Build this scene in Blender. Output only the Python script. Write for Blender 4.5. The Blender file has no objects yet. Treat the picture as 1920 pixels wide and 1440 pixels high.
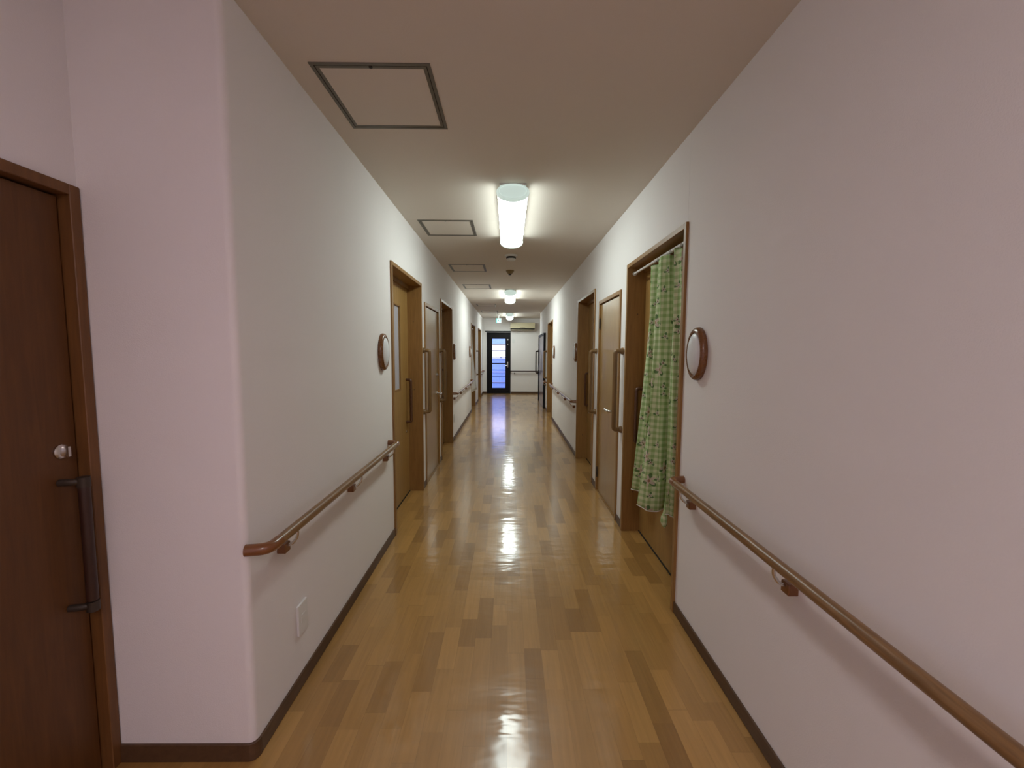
import bpy, bmesh, math, random
from mathutils import Vector, Matrix
random.seed(7)
PI = math.pi
S = bpy.context.scene
COL = S.collection

# ------------------------------------------------------------ camera
H_EYE = 1.35
cam_d = bpy.data.cameras.new('camera')
cam = bpy.data.objects.new('camera', cam_d)
COL.objects.link(cam)
cam_d.sensor_fit = 'HORIZONTAL'
cam_d.sensor_width = 36.0
cam_d.lens = 771.3 / 1920 * 36.0
cam_d.clip_start = 0.02
pitch, yaw, roll = math.radians(4.515), math.radians(0.4815), math.radians(0.2752)
fwd = Vector((math.sin(yaw) * math.cos(pitch), math.cos(yaw) * math.cos(pitch), -math.sin(pitch)))
rt = Vector((math.cos(yaw), -math.sin(yaw), 0))
up = rt.cross(fwd)
r2 = rt * math.cos(roll) + up * math.sin(roll)
u2 = -rt * math.sin(roll) + up * math.cos(roll)
cam.matrix_world = Matrix(((r2.x, u2.x, -fwd.x, 0), (r2.y, u2.y, -fwd.y, 0), (r2.z, u2.z, -fwd.z, H_EYE), (0, 0, 0, 1)))
S.camera = cam

# ------------------------------------------------------------ sky, exposure
W = bpy.data.worlds.new('sky')
S.world = W
W.use_nodes = True
W.node_tree.nodes['Background'].inputs[0].default_value = (0.74, 0.70, 1.0, 1)
W.node_tree.nodes['Background'].inputs[1].default_value = 3.1
S.view_settings.view_transform = 'Standard'
S.view_settings.look = 'None'
S.view_settings.gamma = 1.0
S.view_settings.use_curve_mapping = False
S.view_settings.exposure = 0.82
LAMP = 12.0           # radiance of the ceiling lamp diffusers

# ------------------------------------------------------------ dimensions
XL, XR = -0.8305, 0.869
XA = -1.276           # alcove wall (with the nearest door)
YC = 1.265            # where the left corridor wall starts
YE = 13.2
YR = 11.45            # where the right wall ends
YB = -3.4
XP = 2.6
ZC = 2.4
TH = 0.26

# ------------------------------------------------------------ materials
MATS = {}
def new_mat(name):
    m = bpy.data.materials.new(name)
    m.use_nodes = True
    nt = m.node_tree
    return m, nt, nt.nodes['Principled BSDF']
def N(nt, t, **kw):
    n = nt.nodes.new(t)
    for k, v in kw.items():
        setattr(n, k, v)
    return n
def bump(nt, b, src, strength, dist):
    bn = N(nt, 'ShaderNodeBump')
    bn.inputs['Strength'].default_value = strength
    bn.inputs['Distance'].default_value = dist
    nt.links.new(src, bn.inputs['Height'])
    nt.links.new(bn.outputs[0], b.inputs['Normal'])
def plain(name, col, rough=0.5, metal=0.0, emit=None, estr=0.0, coat=0.0, spec=0.5):
    m, nt, b = new_mat(name)
    b.inputs['Base Color'].default_value = (*col, 1)
    b.inputs['Roughness'].default_value = rough
    b.inputs['Metallic'].default_value = metal
    b.inputs['Coat Weight'].default_value = coat
    b.inputs['Specular IOR Level'].default_value = spec
    tc = N(nt, 'ShaderNodeTexCoord'); no = N(nt, 'ShaderNodeTexNoise')
    no.inputs['Scale'].default_value = 60
    nt.links.new(tc.outputs['Object'], no.inputs['Vector'])
    mx = N(nt, 'ShaderNodeMapRange'); mx.inputs['To Min'].default_value = max(0.02, rough - 0.05); mx.inputs['To Max'].default_value = min(1, rough + 0.05)
    nt.links.new(no.outputs['Fac'], mx.inputs['Value']); nt.links.new(mx.outputs[0], b.inputs['Roughness'])
    if emit:
        b.inputs['Emission Color'].default_value = (*emit, 1)
        b.inputs['Emission Strength'].default_value = estr
    return m
def vinyl(name, col, scale=260, strength=0.35):
    m, nt, b = new_mat(name)
    tc = N(nt, 'ShaderNodeTexCoord')
    no = N(nt, 'ShaderNodeTexNoise'); no.inputs['Scale'].default_value = scale; no.inputs['Detail'].default_value = 3
    nt.links.new(tc.outputs['Object'], no.inputs['Vector'])
    big = N(nt, 'ShaderNodeTexNoise'); big.inputs['Scale'].default_value = 1.7; big.inputs['Detail'].default_value = 2
    nt.links.new(tc.outputs['Object'], big.inputs['Vector'])
    r = N(nt, 'ShaderNodeMix', data_type='RGBA')
    r.inputs['A'].default_value = (*[c * 0.96 for c in col], 1); r.inputs['B'].default_value = (*col, 1)
    nt.links.new(big.outputs['Fac'], r.inputs['Factor'])
    nt.links.new(r.outputs['Result'], b.inputs['Base Color'])
    b.inputs['Roughness'].default_value = 0.75
    b.inputs['Specular IOR Level'].default_value = 0.25
    bump(nt, b, no.outputs['Fac'], strength, 0.0015)
    return m
def wood(name, dark, light, rough=0.38, gs=(14, 14, 1.1), coat=0.15):
    """straight grained wood, grain along local z unless gs says otherwise"""
    m, nt, b = new_mat(name)
    tc = N(nt, 'ShaderNodeTexCoord'); mp = N(nt, 'ShaderNodeMapping')
    mp.inputs['Scale'].default_value = gs
    nt.links.new(tc.outputs['Object'], mp.inputs['Vector'])
    no = N(nt, 'ShaderNodeTexNoise'); no.inputs['Scale'].default_value = 5; no.inputs['Detail'].default_value = 6; no.inputs['Distortion'].default_value = 0.6
    nt.links.new(mp.outputs[0], no.inputs['Vector'])
    cr = N(nt, 'ShaderNodeValToRGB')
    cr.color_ramp.elements[0].position = 0.3; cr.color_ramp.elements[0].color = (*dark, 1)
    cr.color_ramp.elements[1].position = 0.7; cr.color_ramp.elements[1].color = (*light, 1)
    nt.links.new(no.outputs['Fac'], cr.inputs['Fac'])
    nt.links.new(cr.outputs[0], b.inputs['Base Color'])
    b.inputs['Roughness'].default_value = rough
    b.inputs['Coat Weight'].default_value = coat
    b.inputs['Coat Roughness'].default_value = 0.3
    bump(nt, b, no.outputs['Fac'], 0.08, 0.001)
    return m

M_WALL = vinyl('wall_vinyl', (0.83, 0.80, 0.785))
M_CEIL = vinyl('ceiling_vinyl', (0.73, 0.665, 0.59), 200, 0.25)
M_FRAME = wood('frame_wood', (0.235, 0.118, 0.030), (0.31, 0.160, 0.044), 0.45, coat=0.0)
M_DOOR = wood('door_wood', (0.30, 0.168, 0.048), (0.37, 0.215, 0.066), 0.42, coat=0.0)
M_DOOR2 = wood('satin_door_wood', (0.29, 0.165, 0.050), (0.36, 0.215, 0.070), 0.34, coat=0.12)
M_REDWOOD = wood('rail_wood', (0.15, 0.076, 0.026), (0.26, 0.138, 0.052), 0.32, (20, 1.5, 20), 0.12)
M_GRAB = wood('grab_bar_wood', (0.145, 0.078, 0.024), (0.21, 0.115, 0.038), 0.42, coat=0.0)
M_CAP = plain('reddish_resin', (0.19, 0.068, 0.018), 0.3, coat=0.4)
M_PULL = plain('dark_red_brown_pull', (0.09, 0.036, 0.016), 0.35, coat=0.1)
M_BASE = wood('baseboard_vinyl', (0.075, 0.036, 0.016), (0.105, 0.053, 0.024), 0.5, (10, 2, 10), 0.0)
M_RING = plain('lamp_ring_wood', (0.17, 0.066, 0.018), 0.28, coat=0.2)
M_WHITE = plain('white_plastic', (0.74, 0.74, 0.72), 0.4)
M_LAMPWHITE = plain('opal_plastic', (0.72, 0.73, 0.74), 0.35)
M_METAL = plain('brushed_metal', (0.62, 0.60, 0.57), 0.25, metal=1.0)
M_DARKMETAL = plain('dark_metal', (0.06, 0.045, 0.035), 0.5, metal=0.5)
M_BLACK = plain('black_gap', (0.01, 0.009, 0.008), 0.7)
M_HATCH = plain('hatch_aluminium', (0.16, 0.145, 0.115), 0.45, metal=0.3)
M_BLACKALU = plain('dark_bronze_aluminium', (0.006, 0.005, 0.007), 0.5, spec=0.2)
M_PURPLE = plain('dark_door_skin', (0.16, 0.12, 0.14), 0.3, coat=0.4)
M_AC = plain('aged_ivory_plastic', (0.60, 0.53, 0.34), 0.45)
M_BROWNPL = plain('yellowed_brown_plastic', (0.26, 0.18, 0.07), 0.45)
M_HEM = plain('white_hem', (0.66, 0.64, 0.58), 0.9)
M_ROD = plain('white_rod', (0.62, 0.58, 0.55), 0.3)
M_TUBE = plain('lamp_diffuser', (0.8, 0.8, 0.8), 0.4, emit=(0.86, 0.97, 0.93), estr=LAMP)
M_WARMTUBE = plain('warm_lamp_diffuser', (0.8, 0.8, 0.8), 0.4, emit=(1.0, 0.85, 0.90), estr=LAMP * 1.8)
M_TUBE2 = plain('far_lamp_diffuser', (0.8, 0.8, 0.8), 0.4, emit=(0.86, 0.97, 0.93), estr=LAMP * 1.45)
M_ENDCAP = plain('lamp_end_cap', (0.45, 0.5, 0.48), 0.4, emit=(0.60, 0.74, 0.68), estr=0.42)
M_GREENSIGN = plain('exit_sign_face', (0.1, 0.5, 0.4), 0.4, emit=(0.10, 0.62, 0.48), estr=0.55)
M_SIGNDARK = plain('exit_sign_green', (0.01, 0.25, 0.16), 0.5, emit=(0.03, 0.45, 0.32), estr=0.4)
M_SIGNWHITE = plain('exit_sign_white', (0.8, 0.8, 0.8), 0.5, emit=(0.35, 0.9, 0.75), estr=0.5)
M_OUTWALL = plain('outside_blue_sheet', (0.22, 0.37, 0.70), 0.7)
M_OUTDARK = plain('outside_grey', (0.30, 0.36, 0.55), 0.8)
M_PAVE = plain('outside_paving', (0.35, 0.36, 0.38), 0.9)

def frosted(name, tint, alpha):
    m, nt, b = new_mat(name)
    nt.nodes.remove(b)
    out = nt.nodes['Material Output']
    tr = N(nt, 'ShaderNodeBsdfTransparent'); tr.inputs[0].default_value = (*tint, 1)
    gl = N(nt, 'ShaderNodeBsdfGlossy'); gl.inputs['Roughness'].default_value = 0.12
    fr = N(nt, 'ShaderNodeFresnel'); fr.inputs[0].default_value = 1.45
    mx = N(nt, 'ShaderNodeMixShader')
    nt.links.new(fr.outputs[0], mx.inputs[0]); nt.links.new(tr.outputs[0], mx.inputs[1]); nt.links.new(gl.outputs[0], mx.inputs[2])
    df = N(nt, 'ShaderNodeBsdfDiffuse'); df.inputs[0].default_value = (0.6, 0.65, 0.8, 1)
    tc = N(nt, 'ShaderNodeTexCoord'); no = N(nt, 'ShaderNodeTexNoise'); no.inputs['Scale'].default_value = 25
    nt.links.new(tc.outputs['Object'], no.inputs['Vector'])
    mr = N(nt, 'ShaderNodeMapRange'); mr.inputs['To Min'].default_value = alpha * 0.7; mr.inputs['To Max'].default_value = alpha * 1.3
    nt.links.new(no.outputs['Fac'], mr.inputs['Value'])
    m2 = N(nt, 'ShaderNodeMixShader')
    nt.links.new(mr.outputs[0], m2.inputs[0]); nt.links.new(mx.outputs[0], m2.inputs[1]); nt.links.new(df.outputs[0], m2.inputs[2])
    nt.links.new(m2.outputs[0], out.inputs['Surface'])
    return m
M_GLASS = frosted('door_glass', (0.9, 0.93, 1.0), 0.10)
M_FROST = plain('frosted_pane', (0.50, 0.49, 0.55), 0.25)

def floor_material():
    m, nt, b = new_mat('floor_strip_wood')
    L = nt.links.new
    tc = N(nt, 'ShaderNodeTexCoord')
    sx = N(nt, 'ShaderNodeSeparateXYZ'); L(tc.outputs['Object'], sx.inputs[0])
    def math_(op, a, bb=None, c=None):
        n = N(nt, 'ShaderNodeMath', operation=op)
        for i, v in enumerate((a, bb, c)):
            if v is None: continue
            if isinstance(v, (int, float)): n.inputs[i].default_value = v
            else: L(v, n.inputs[i])
        return n.outputs[0]
    PW = 0.0758
    u = math_('DIVIDE', sx.outputs['X'], PW)
    row = math_('FLOOR', u)
    wn = N(nt, 'ShaderNodeTexWhiteNoise', noise_dimensions='1D'); L(row, wn.inputs['W'])
    # strip length differs a little from row to row
    ln = math_('MULTIPLY_ADD', wn.outputs['Value'], 0.20, 0.52)
    off = math_('MULTIPLY', wn.outputs['Value'], 7.31)
    v = math_('ADD', math_('DIVIDE', sx.outputs['Y'], ln), off)
    # shift every joint by a hash so lengths vary
    vi = math_('FLOOR', v)
    c0 = N(nt, 'ShaderNodeCombineXYZ'); L(row, c0.inputs[0]); L(vi, c0.inputs[1]); c0.inputs[2].default_value = 5.5
    w0 = N(nt, 'ShaderNodeTexWhiteNoise', noise_dimensions='3D'); L(c0.outputs[0], w0.inputs['Vector'])
    split = math_('MULTIPLY_ADD', w0.outputs['Value'], 0.42, 0.29)
    half = math_('GREATER_THAN', math_('FRACT', v), split)
    cv = N(nt, 'ShaderNodeCombineXYZ'); L(row, cv.inputs[0]); L(vi, cv.inputs[1]); L(half, cv.inputs[2])
    w2 = N(nt, 'ShaderNodeTexWhiteNoise', noise_dimensions='3D'); L(cv.outputs[0], w2.inputs['Vector'])
    # wood grain
    mp = N(nt, 'ShaderNodeMapping'); mp.inputs['Scale'].default_value = (38, 2.2, 1)
    addv = N(nt, 'ShaderNodeVectorMath', operation='ADD')
    sc = N(nt, 'ShaderNodeVectorMath', operation='SCALE'); sc.inputs['Scale'].default_value = 9.0
    L(w2.outputs['Color'], sc.inputs[0]); L(tc.outputs['Object'], addv.inputs[0]); L(sc.outputs[0], addv.inputs[1])
    L(addv.outputs[0], mp.inputs['Vector'])
    gr = N(nt, 'ShaderNodeTexNoise'); gr.inputs['Scale'].default_value = 1.6; gr.inputs['Detail'].default_value = 5; gr.inputs['Distortion'].default_value = 0.8
    L(mp.outputs[0], gr.inputs['Vector'])
    tone = N(nt, 'ShaderNodeValToRGB')
    e = tone.color_ramp.elements
    e[0].position = 0.0; e[0].color = (0.28, 0.145, 0.038, 1)
    e[1].position = 1.0; e[1].color = (0.46, 0.255, 0.074, 1)
    for p, c in ((0.10, (0.315, 0.166, 0.044)), (0.25, (0.365, 0.196, 0.054)), (0.65, (0.41, 0.225, 0.064))):
        k = e.new(p); k.color = (*c, 1)
    L(w2.outputs['Value'], tone.inputs['Fac'])
    gm = N(nt, 'ShaderNodeMapRange'); gm.inputs['From Min'].default_value = 0.25; gm.inputs['From Max'].default_value = 0.75
    gm.inputs['To Min'].default_value = 0.88; gm.inputs['To Max'].default_value = 1.10
    L(gr.outputs['Fac'], gm.inputs['Value'])
    mul = N(nt, 'ShaderNodeMix', data_type='RGBA', blend_type='MULTIPLY'); mul.inputs['Factor'].default_value = 1.0
    L(tone.outputs[0], mul.inputs['A']); L(gm.outputs[0], mul.inputs['B'])
    # hairline joints
    fu = math_('ABSOLUTE', math_('SUBTRACT', math_('FRACT', u), 0.5))
    ju = math_('GREATER_THAN', fu, 0.489)
    fv = math_('ABSOLUTE', math_('SUBTRACT', math_('FRACT', v), 0.5))
    jv = math_('GREATER_THAN', fv, 0.4975)
    j = math_('MULTIPLY', math_('MAXIMUM', ju, jv), 0.22)
    jm = N(nt, 'ShaderNodeMix', data_type='RGBA'); jm.inputs['B'].default_value = (0.08, 0.035, 0.012, 1)
    L(j, jm.inputs['Factor']); L(mul.outputs['Result'], jm.inputs['A'])
    L(jm.outputs['Result'], b.inputs['Base Color'])
    b.inputs['Roughness'].default_value = 0.38
    b.inputs['Specular IOR Level'].default_value = 0.4
    b.inputs['Coat Weight'].default_value = 0.9
    b.inputs['Coat IOR'].default_value = 1.5
    # scuffed wax: coat roughness varies
    cw = N(nt, 'ShaderNodeTexNoise'); cw.inputs['Scale'].default_value = 6; cw.inputs['Detail'].default_value = 4
    L(tc.outputs['Object'], cw.inputs['Vector'])
    cm = N(nt, 'ShaderNodeMapRange'); cm.inputs['From Min'].default_value = 0.3; cm.inputs['From Max'].default_value = 0.7
    cm.inputs['To Min'].default_value = 0.07; cm.inputs['To Max'].default_value = 0.17
    L(cw.outputs['Fac'], cm.inputs['Value']); L(cm.outputs[0], b.inputs['Coat Roughness'])
    # wax ripples across the corridor + slight cupping of the boards
    m1 = N(nt, 'ShaderNodeMapping'); m1.inputs['Scale'].default_value = (5.5, 13.0, 1)
    L(tc.outputs['Object'], m1.inputs['Vector'])
    rp = N(nt, 'ShaderNodeTexNoise'); rp.inputs['Scale'].default_value = 1.0; rp.inputs['Detail'].default_value = 2.5
    L(m1.outputs[0], rp.inputs['Vector'])
    bn = N(nt, 'ShaderNodeBump'); bn.inputs['Strength'].default_value = 0.36; bn.inputs['Distance'].default_value = 0.006
    L(rp.outputs['Fac'], bn.inputs['Height'])
    L(bn.outputs[0], b.inputs['Coat Normal'])
    L(bn.outputs[0], b.inputs['Normal'])
    return m
M_FLOOR = floor_material()

def gingham_material():
    m, nt, b = new_mat('green_gingham_floral')
    L = nt.links.new
    uv = N(nt, 'ShaderNodeUVMap'); uv.uv_map = 'UVMap'
    sx = N(nt, 'ShaderNodeSeparateXYZ'); L(uv.outputs[0], sx.inputs[0])
    def math_(op, a, bb=None, c=None):
        n = N(nt, 'ShaderNodeMath', operation=op)
        for i, v in enumerate((a, bb, c)):
            if v is None: continue
            if isinstance(v, (int, float)): n.inputs[i].default_value = v
            else: L(v, n.inputs[i])
        return n.outputs[0]
    P = 0.036
    def stripe(s):
        w = math_('SINE', math_('MULTIPLY', s, 2 * PI / P))
        r = N(nt, 'ShaderNodeMapRange'); r.interpolation_type = 'SMOOTHSTEP'
        r.inputs['From Min'].default_value = -0.35; r.inputs['From Max'].default_value = 0.35
        L(w, r.inputs['Value']); return r.outputs[0]
    g = math_('MULTIPLY', math_('ADD', stripe(sx.outputs['X']), stripe(sx.outputs['Y'])), 0.5)
    ramp = N(nt, 'ShaderNodeValToRGB')
    e = ramp.color_ramp.elements
    e[0].position = 0; e[0].color = (0.60, 0.66, 0.42, 1)
    e[1].position = 1; e[1].color = (0.29, 0.43, 0.17, 1)
    k = e.new(0.5); k.color = (0.42, 0.54, 0.275, 1)
    L(g, ramp.inputs['Fac'])
    col = ramp.outputs[0]
    def flowers(col, scale, seed, petals, rad, petal_col, centre_col, leaf_col, leafrad):
        mp = N(nt, 'ShaderNodeMapping'); mp.inputs['Location'].default_value = (seed, seed * 1.7, 0)
        mp.inputs['Scale'].default_value = (scale, scale, 1)
        L(uv.outputs[0], mp.inputs['Vector'])
        vo = N(nt, 'ShaderNodeTexVoronoi', voronoi_dimensions='2D', feature='F1'); vo.inputs['Scale'].default_value = 1.0
        vo.inputs['Randomness'].default_value = 0.75
        L(mp.outputs[0], vo.inputs['Vector'])
        d = N(nt, 'ShaderNodeVectorMath', operation='SUBTRACT'); L(mp.outputs[0], d.inputs[0]); L(vo.outputs['Position'], d.inputs[1])
        ds = N(nt, 'ShaderNodeSeparateXYZ'); L(d.outputs[0], ds.inputs[0])
        ang = math_('ARCTAN2', ds.outputs['Y'], ds.outputs['X'])
        rr = math_('SQRT', math_('ADD', math_('MULTIPLY', ds.outputs['X'], ds.outputs['X']), math_('MULTIPLY', ds.outputs['Y'], ds.outputs['Y'])))
        # petal outline
        pc = math_('MULTIPLY_ADD', math_('COSINE', math_('MULTIPLY', ang, petals)), 0.30, 0.70)
        inp = math_('LESS_THAN', rr, math_('MULTIPLY', pc, rad))
        lc = math_('MULTIPLY_ADD', math_('COSINE', math_('MULTIPLY_ADD', ang, 3.0, 1.0)), 0.55, 0.45)
        inl = math_('LESS_THAN', rr, math_('MULTIPLY', lc, leafrad))
        inc = math_('LESS_THAN', rr, rad * 0.24)
        for mask, c in ((inl, leaf_col), (inp, petal_col), (inc, centre_col)):
            mx = N(nt, 'ShaderNodeMix', data_type='RGBA')
            mx.inputs['B'].default_value = (*c, 1)
            L(math_('MULTIPLY', mask, 0.85), mx.inputs['Factor']); L(col, mx.inputs['A'])
            col = mx.outputs['Result']
        return col
    col = flowers(col, 5.2, 3.3, 5, 0.20, (0.60, 0.50, 0.42), (0.30, 0.15, 0.08), (0.07, 0.15, 0.05), 0.25)
    col = flowers(col, 8.5, 11.9, 5, 0.13, (0.55, 0.50, 0.42), (0.16, 0.07, 0.04), (0.06, 0.16, 0.05), 0.20)
    L(col, b.inputs['Base Color'])
    b.inputs['Roughness'].default_value = 0.9
    b.inputs['Specular IOR Level'].default_value = 0.15
    wv = N(nt, 'ShaderNodeTexNoise'); wv.inputs['Scale'].default_value = 300
    L(uv.outputs[0], wv.inputs['Vector'])
    bump(nt, b, wv.outputs['Fac'], 0.2, 0.001)
    return m
M_GINGHAM = gingham_material()
M_PALECLOTH = plain('pale_cloth', (0.60, 0.58, 0.56), 0.9)

# ------------------------------------------------------------ mesh helpers
def BM():
    return bmesh.new()
def box(bm, x0, x1, y0, y1, z0, z1, bev=0.0, seg=2):
    r = bmesh.ops.create_cube(bm, size=1.0)
    vs = r['verts']
    for v in vs:
        v.co = Vector(((x0 + x1) / 2 + v.co.x * (x1 - x0), (y0 + y1) / 2 + v.co.y * (y1 - y0), (z0 + z1) / 2 + v.co.z * (z1 - z0)))
    if bev > 0:
        es = list({e for v in vs for e in v.link_edges})
        bmesh.ops.bevel(bm, geom=es, offset=bev, segments=seg, affect='EDGES', profile=0.7)
    return bm
def ring_sweep(bm, rings, closed_ends=True):
    vr = [[bm.verts.new(p) for p in r] for r in rings]
    n = len(vr[0])
    for a, b_ in zip(vr[:-1], vr[1:]):
        for i in range(n):
            bm.faces.new((a[i], a[(i + 1) % n], b_[(i + 1) % n], b_[i]))
    if closed_ends:
        bm.faces.new(list(reversed(vr[0]))); bm.faces.new(vr[-1])
def tube(bm, pts, r, seg=14, flat=1.0):
    """tube along a polyline with a stable frame"""
    pts = [Vector(p) for p in pts]
    rings = []
    prev_n = None
    for i, p in enumerate(pts):
        t = (pts[min(i + 1, len(pts) - 1)] - pts[max(i - 1, 0)]).normalized()
        if prev_n is None:
            ref = Vector((0, 0, 1)) if abs(t.z) < 0.9 else Vector((1, 0, 0))
            n = (ref - t * ref.dot(t)).normalized()
        else:
            n = (prev_n - t * prev_n.dot(t)).normalized()
        prev_n = n
        b_ = t.cross(n)
        rr = r[i] if isinstance(r, (list, tuple)) else r
        rings.append([p + n * math.cos(2 * PI * k / seg) * rr + b_ * math.sin(2 * PI * k / seg) * rr * flat for k in range(seg)])
    ring_sweep(bm, rings)
def fillet(pts, rad, n=6):
    pts = [Vector(p) for p in pts]
    out = [pts[0]]
    for a, b_, c in zip(pts[:-2], pts[1:-1], pts[2:]):
        d1 = (a - b_).normalized(); d2 = (c - b_).normalized()
        p0 = b_ + d1 * rad; p1 = b_ + d2 * rad
        for k in range(n + 1):
            t = k / n
            out.append(p0 * (1 - t) ** 2 + b_ * 2 * t * (1 - t) + p1 * t * t)
    out.append(pts[-1])
    return out
def lathe(bm, prof, axis='z', seg=32, origin=(0, 0, 0)):
    """prof: list of (radius, height); axis z or x (height along that axis)"""
    o = Vector(origin)
    rings = []
    for r, h in prof:
        ring = []
        for k in range(seg):
            a = 2 * PI * k / seg
            c, s = math.cos(a) * max(r, 1e-4), math.sin(a) * max(r, 1e-4)
            ring.append(o + (Vector((c, s, h)) if axis == 'z' else Vector((h, c, s))))
        rings.append(ring)
    ring_sweep(bm, rings)
def link(name, bm, mat, parent=None, smooth=False, loc=(0, 0, 0)):
    bmesh.ops.recalc_face_normals(bm, faces=bm.faces[:])
    me = bpy.data.meshes.new(name)
    bm.to_mesh(me); bm.free()
    o = bpy.data.objects.new(name, me)
    COL.objects.link(o)
    me.materials.append(mat)
    if smooth:
        for p in me.polygons: p.use_smooth = True
        try:
            me.set_sharp_from_angle(angle=math.radians(40))
        except Exception:
            pass
    o.location = loc
    if parent: o.parent = parent
    return o
def tag(o, label, cat, group=None, kind=None):
    o['label'] = label; o['category'] = cat
    if group: o['group'] = group
    if kind: o['kind'] = kind
    return o
def root(name, loc, rz, label, cat, group=None, kind=None):
    o = bpy.data.objects.new(name, None)
    COL.objects.link(o)
    o.location = loc; o.rotation_euler = (0, 0, rz)
    o.empty_display_size = 0.1
    return tag(o, label, cat, group, kind)
def kids(o):
    return [c for c in COL.objects if c.parent == o]
def copy_tree(o, parent=None, top=True):
    c = o.copy(); COL.objects.link(c)
    c.parent = parent
    for ch in kids(o):
        if ch is not c: copy_tree(ch, c, False)
    return c
def side(s):
    """s = -1 left wall, +1 right wall: x of wall and rotation so that local +x points into the corridor"""
    return (XL, 0.0) if s < 0 else (XR, PI)

# ------------------------------------------------------------ shell
bm = BM(); box(bm, -1.7, 3.0, YB - 0.3, YE + 0.05, -0.12, 0)
floor = tag(link('floor', bm, M_FLOOR), 'glossy amber strip wood floor of the corridor', 'floor', kind='structure')
bm = BM()
box(bm, -1.7, 3.0, YB - 0.3, 3.397, ZC, ZC + 0.12)
box(bm, -1.7, 3.0, 3.3985, YE + 0.3, ZC, ZC + 0.12)
box(bm, -1.7, 3.0, 3.3, 3.5, ZC + 0.12, ZC + 0.16)
ceiling = tag(link('ceiling', bm, M_CEIL), 'flat beige ceiling of the corridor', 'ceiling', kind='structure')

def wall_with_holes(name, xa, xb, y0, y1, holes, mat, back, label, seams=()):
    """vertical wall running along y, front faces xa..xb; holes = (y0, y1, height)"""
    bm = BM()
    y = y0
    for (h0, h1, hz) in sorted(holes):
        g = 0.0012 if h0 in seams else 0.0
        box(bm, xa, xb, y, h0, 0, ZC)
        box(bm, xa, xb, h0 + g, h1, hz, ZC)
        y = h1
    box(bm, xa, xb, y, y1, 0, ZC)
    box(bm, back[0], back[1], y0, y1, 0, ZC)
    bmesh.ops.remove_doubles(bm, verts=bm.verts[:], dist=0.0002)
    return tag(link(name, bm, mat), label, 'wall', kind='structure')

ROOM_H, FLAT_H = 1.98, 1.83
L_ROOM = [(2.925, 3.93), (5.03, 6.03), (9.14, 10.15), (11.15, 12.15)]
R_ROOM = [(2.035, 3.04), (4.155, 5.16), (8.14, 9.15)]
L_FLAT = (4.075, 4.88)
R_FLAT = (3.20, 3.965)
E_ = 0.012   # wall opening is this much smaller than the casing outline
holesL = [(a + E_, b - E_, ROOM_H - E_) for a, b in L_ROOM] + [(L_FLAT[0] + E_, L_FLAT[1] - E_, FLAT_H - E_)]
holesR = [(a + E_, b - E_, ROOM_H - E_) for a, b in R_ROOM] + [(R_FLAT[0] + E_, R_FLAT[1] - E_, FLAT_H - E_)]
RC = 0.022   # rounded plaster corner
wall_with_holes('wall_left', XL - TH, XL, YC + RC, YE, holesL, M_WALL, (XL - TH - 0.08, XL - TH), 'off white wall on the left of the corridor with five door openings')
WY0, WY1, WZ0, WZ1 = -2.5, -0.75, 0.86, 2.05
wall_with_holes('wall_right', XR, XR + TH, WY1, YR - 0.0, holesR, M_WALL, (XR + TH, XR + TH + 0.08), 'off white wall on the right of the corridor with door openings', seams=(2.035 + E_,))
bm = BM()
box(bm, XR, XR + TH + 0.08, YB, WY0, 0, ZC); box(bm, XR, XR + TH + 0.08, WY0, WY1, 0, WZ0); box(bm, XR, XR + TH + 0.08, WY0, WY1, WZ1, ZC)
tag(link('wall_right_rear', bm, M_WALL), 'off white right wall around the added window behind the viewpoint', 'wall', kind='structure')
# alcove: front-facing return wall with rounded corner, and side wall with the nearest door
bm = BM()
prof = [(XA - 0.3, YC), (XL - RC, YC)]
for k in range(1, 9):
    a = PI / 2 * k / 8
    prof.append((XL - RC + RC * math.sin(a), YC + RC - RC * math.cos(a)))
prof += [(XL - 0.12, YC + RC), (XL - 0.12, YC + 0.15), (XA - 0.3, YC + 0.15)]
vb = [bm.verts.new((x, y, 0)) for x, y in prof]; vt = [bm.verts.new((x, y, ZC)) for x, y in prof]
bm.faces.new(vb[::-1]); bm.faces.new(vt)
for i in range(len(prof)):
    j = (i + 1) % len(prof)
    bm.faces.new((vb[i], vb[j], vt[j], vt[i]))
tag(link('wall_alcove', bm, M_WALL, smooth=True), 'off white return wall with rounded corner left of the corridor entrance', 'wall', kind='structure')
A_DOOR = (0.45, 1.262)
A_H = 1.824
bm = BM()
box(bm, XA - 0.2, XA, YB, A_DOOR[0] + E_, 0, ZC)
box(bm, XA - 0.2, XA, A_DOOR[0] + E_, YC + 0.05, A_H - E_, ZC)
box(bm, XA - 0.28, XA - 0.2, YB, YC + 0.1, 0, ZC)
tag(link('wall_near', bm, M_WALL), 'off white side wall around the nearest brown door on the left', 'wall', kind='structure')
# back wall, and an unseen window added to the right wall for near daylight
bm = BM(); box(bm, XA - 0.3, XR + TH + 0.1, YB - 0.2, YB, 0, ZC)
tag(link('wall_back', bm, M_WALL), 'off white wall behind the viewpoint', 'wall', kind='structure')
w1 = root('added_window', (XR, (WY0 + WY1) / 2, WZ0), PI / 2, 'white framed window, unseen, added in the right wall to light the near walls', 'window', kind='structure')
bm = BM(); hw = (WY1 - WY0) / 2; hh = WZ1 - WZ0
box(bm, -hw, hw, -0.22, -0.10, 0, 0.05); box(bm, -hw, hw, -0.22, -0.10, hh - 0.05, hh)
for x in (-hw, -0.025, hw - 0.05): box(bm, x, x + 0.05, -0.22, -0.10, 0.05, hh - 0.05)
link('window_frame', bm, M_WHITE, w1)
bm = BM(); box(bm, -hw + 0.05, hw - 0.05, -0.165, -0.16, 0.05, hh - 0.05); link('pane', bm, M_GLASS, w1)
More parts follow.
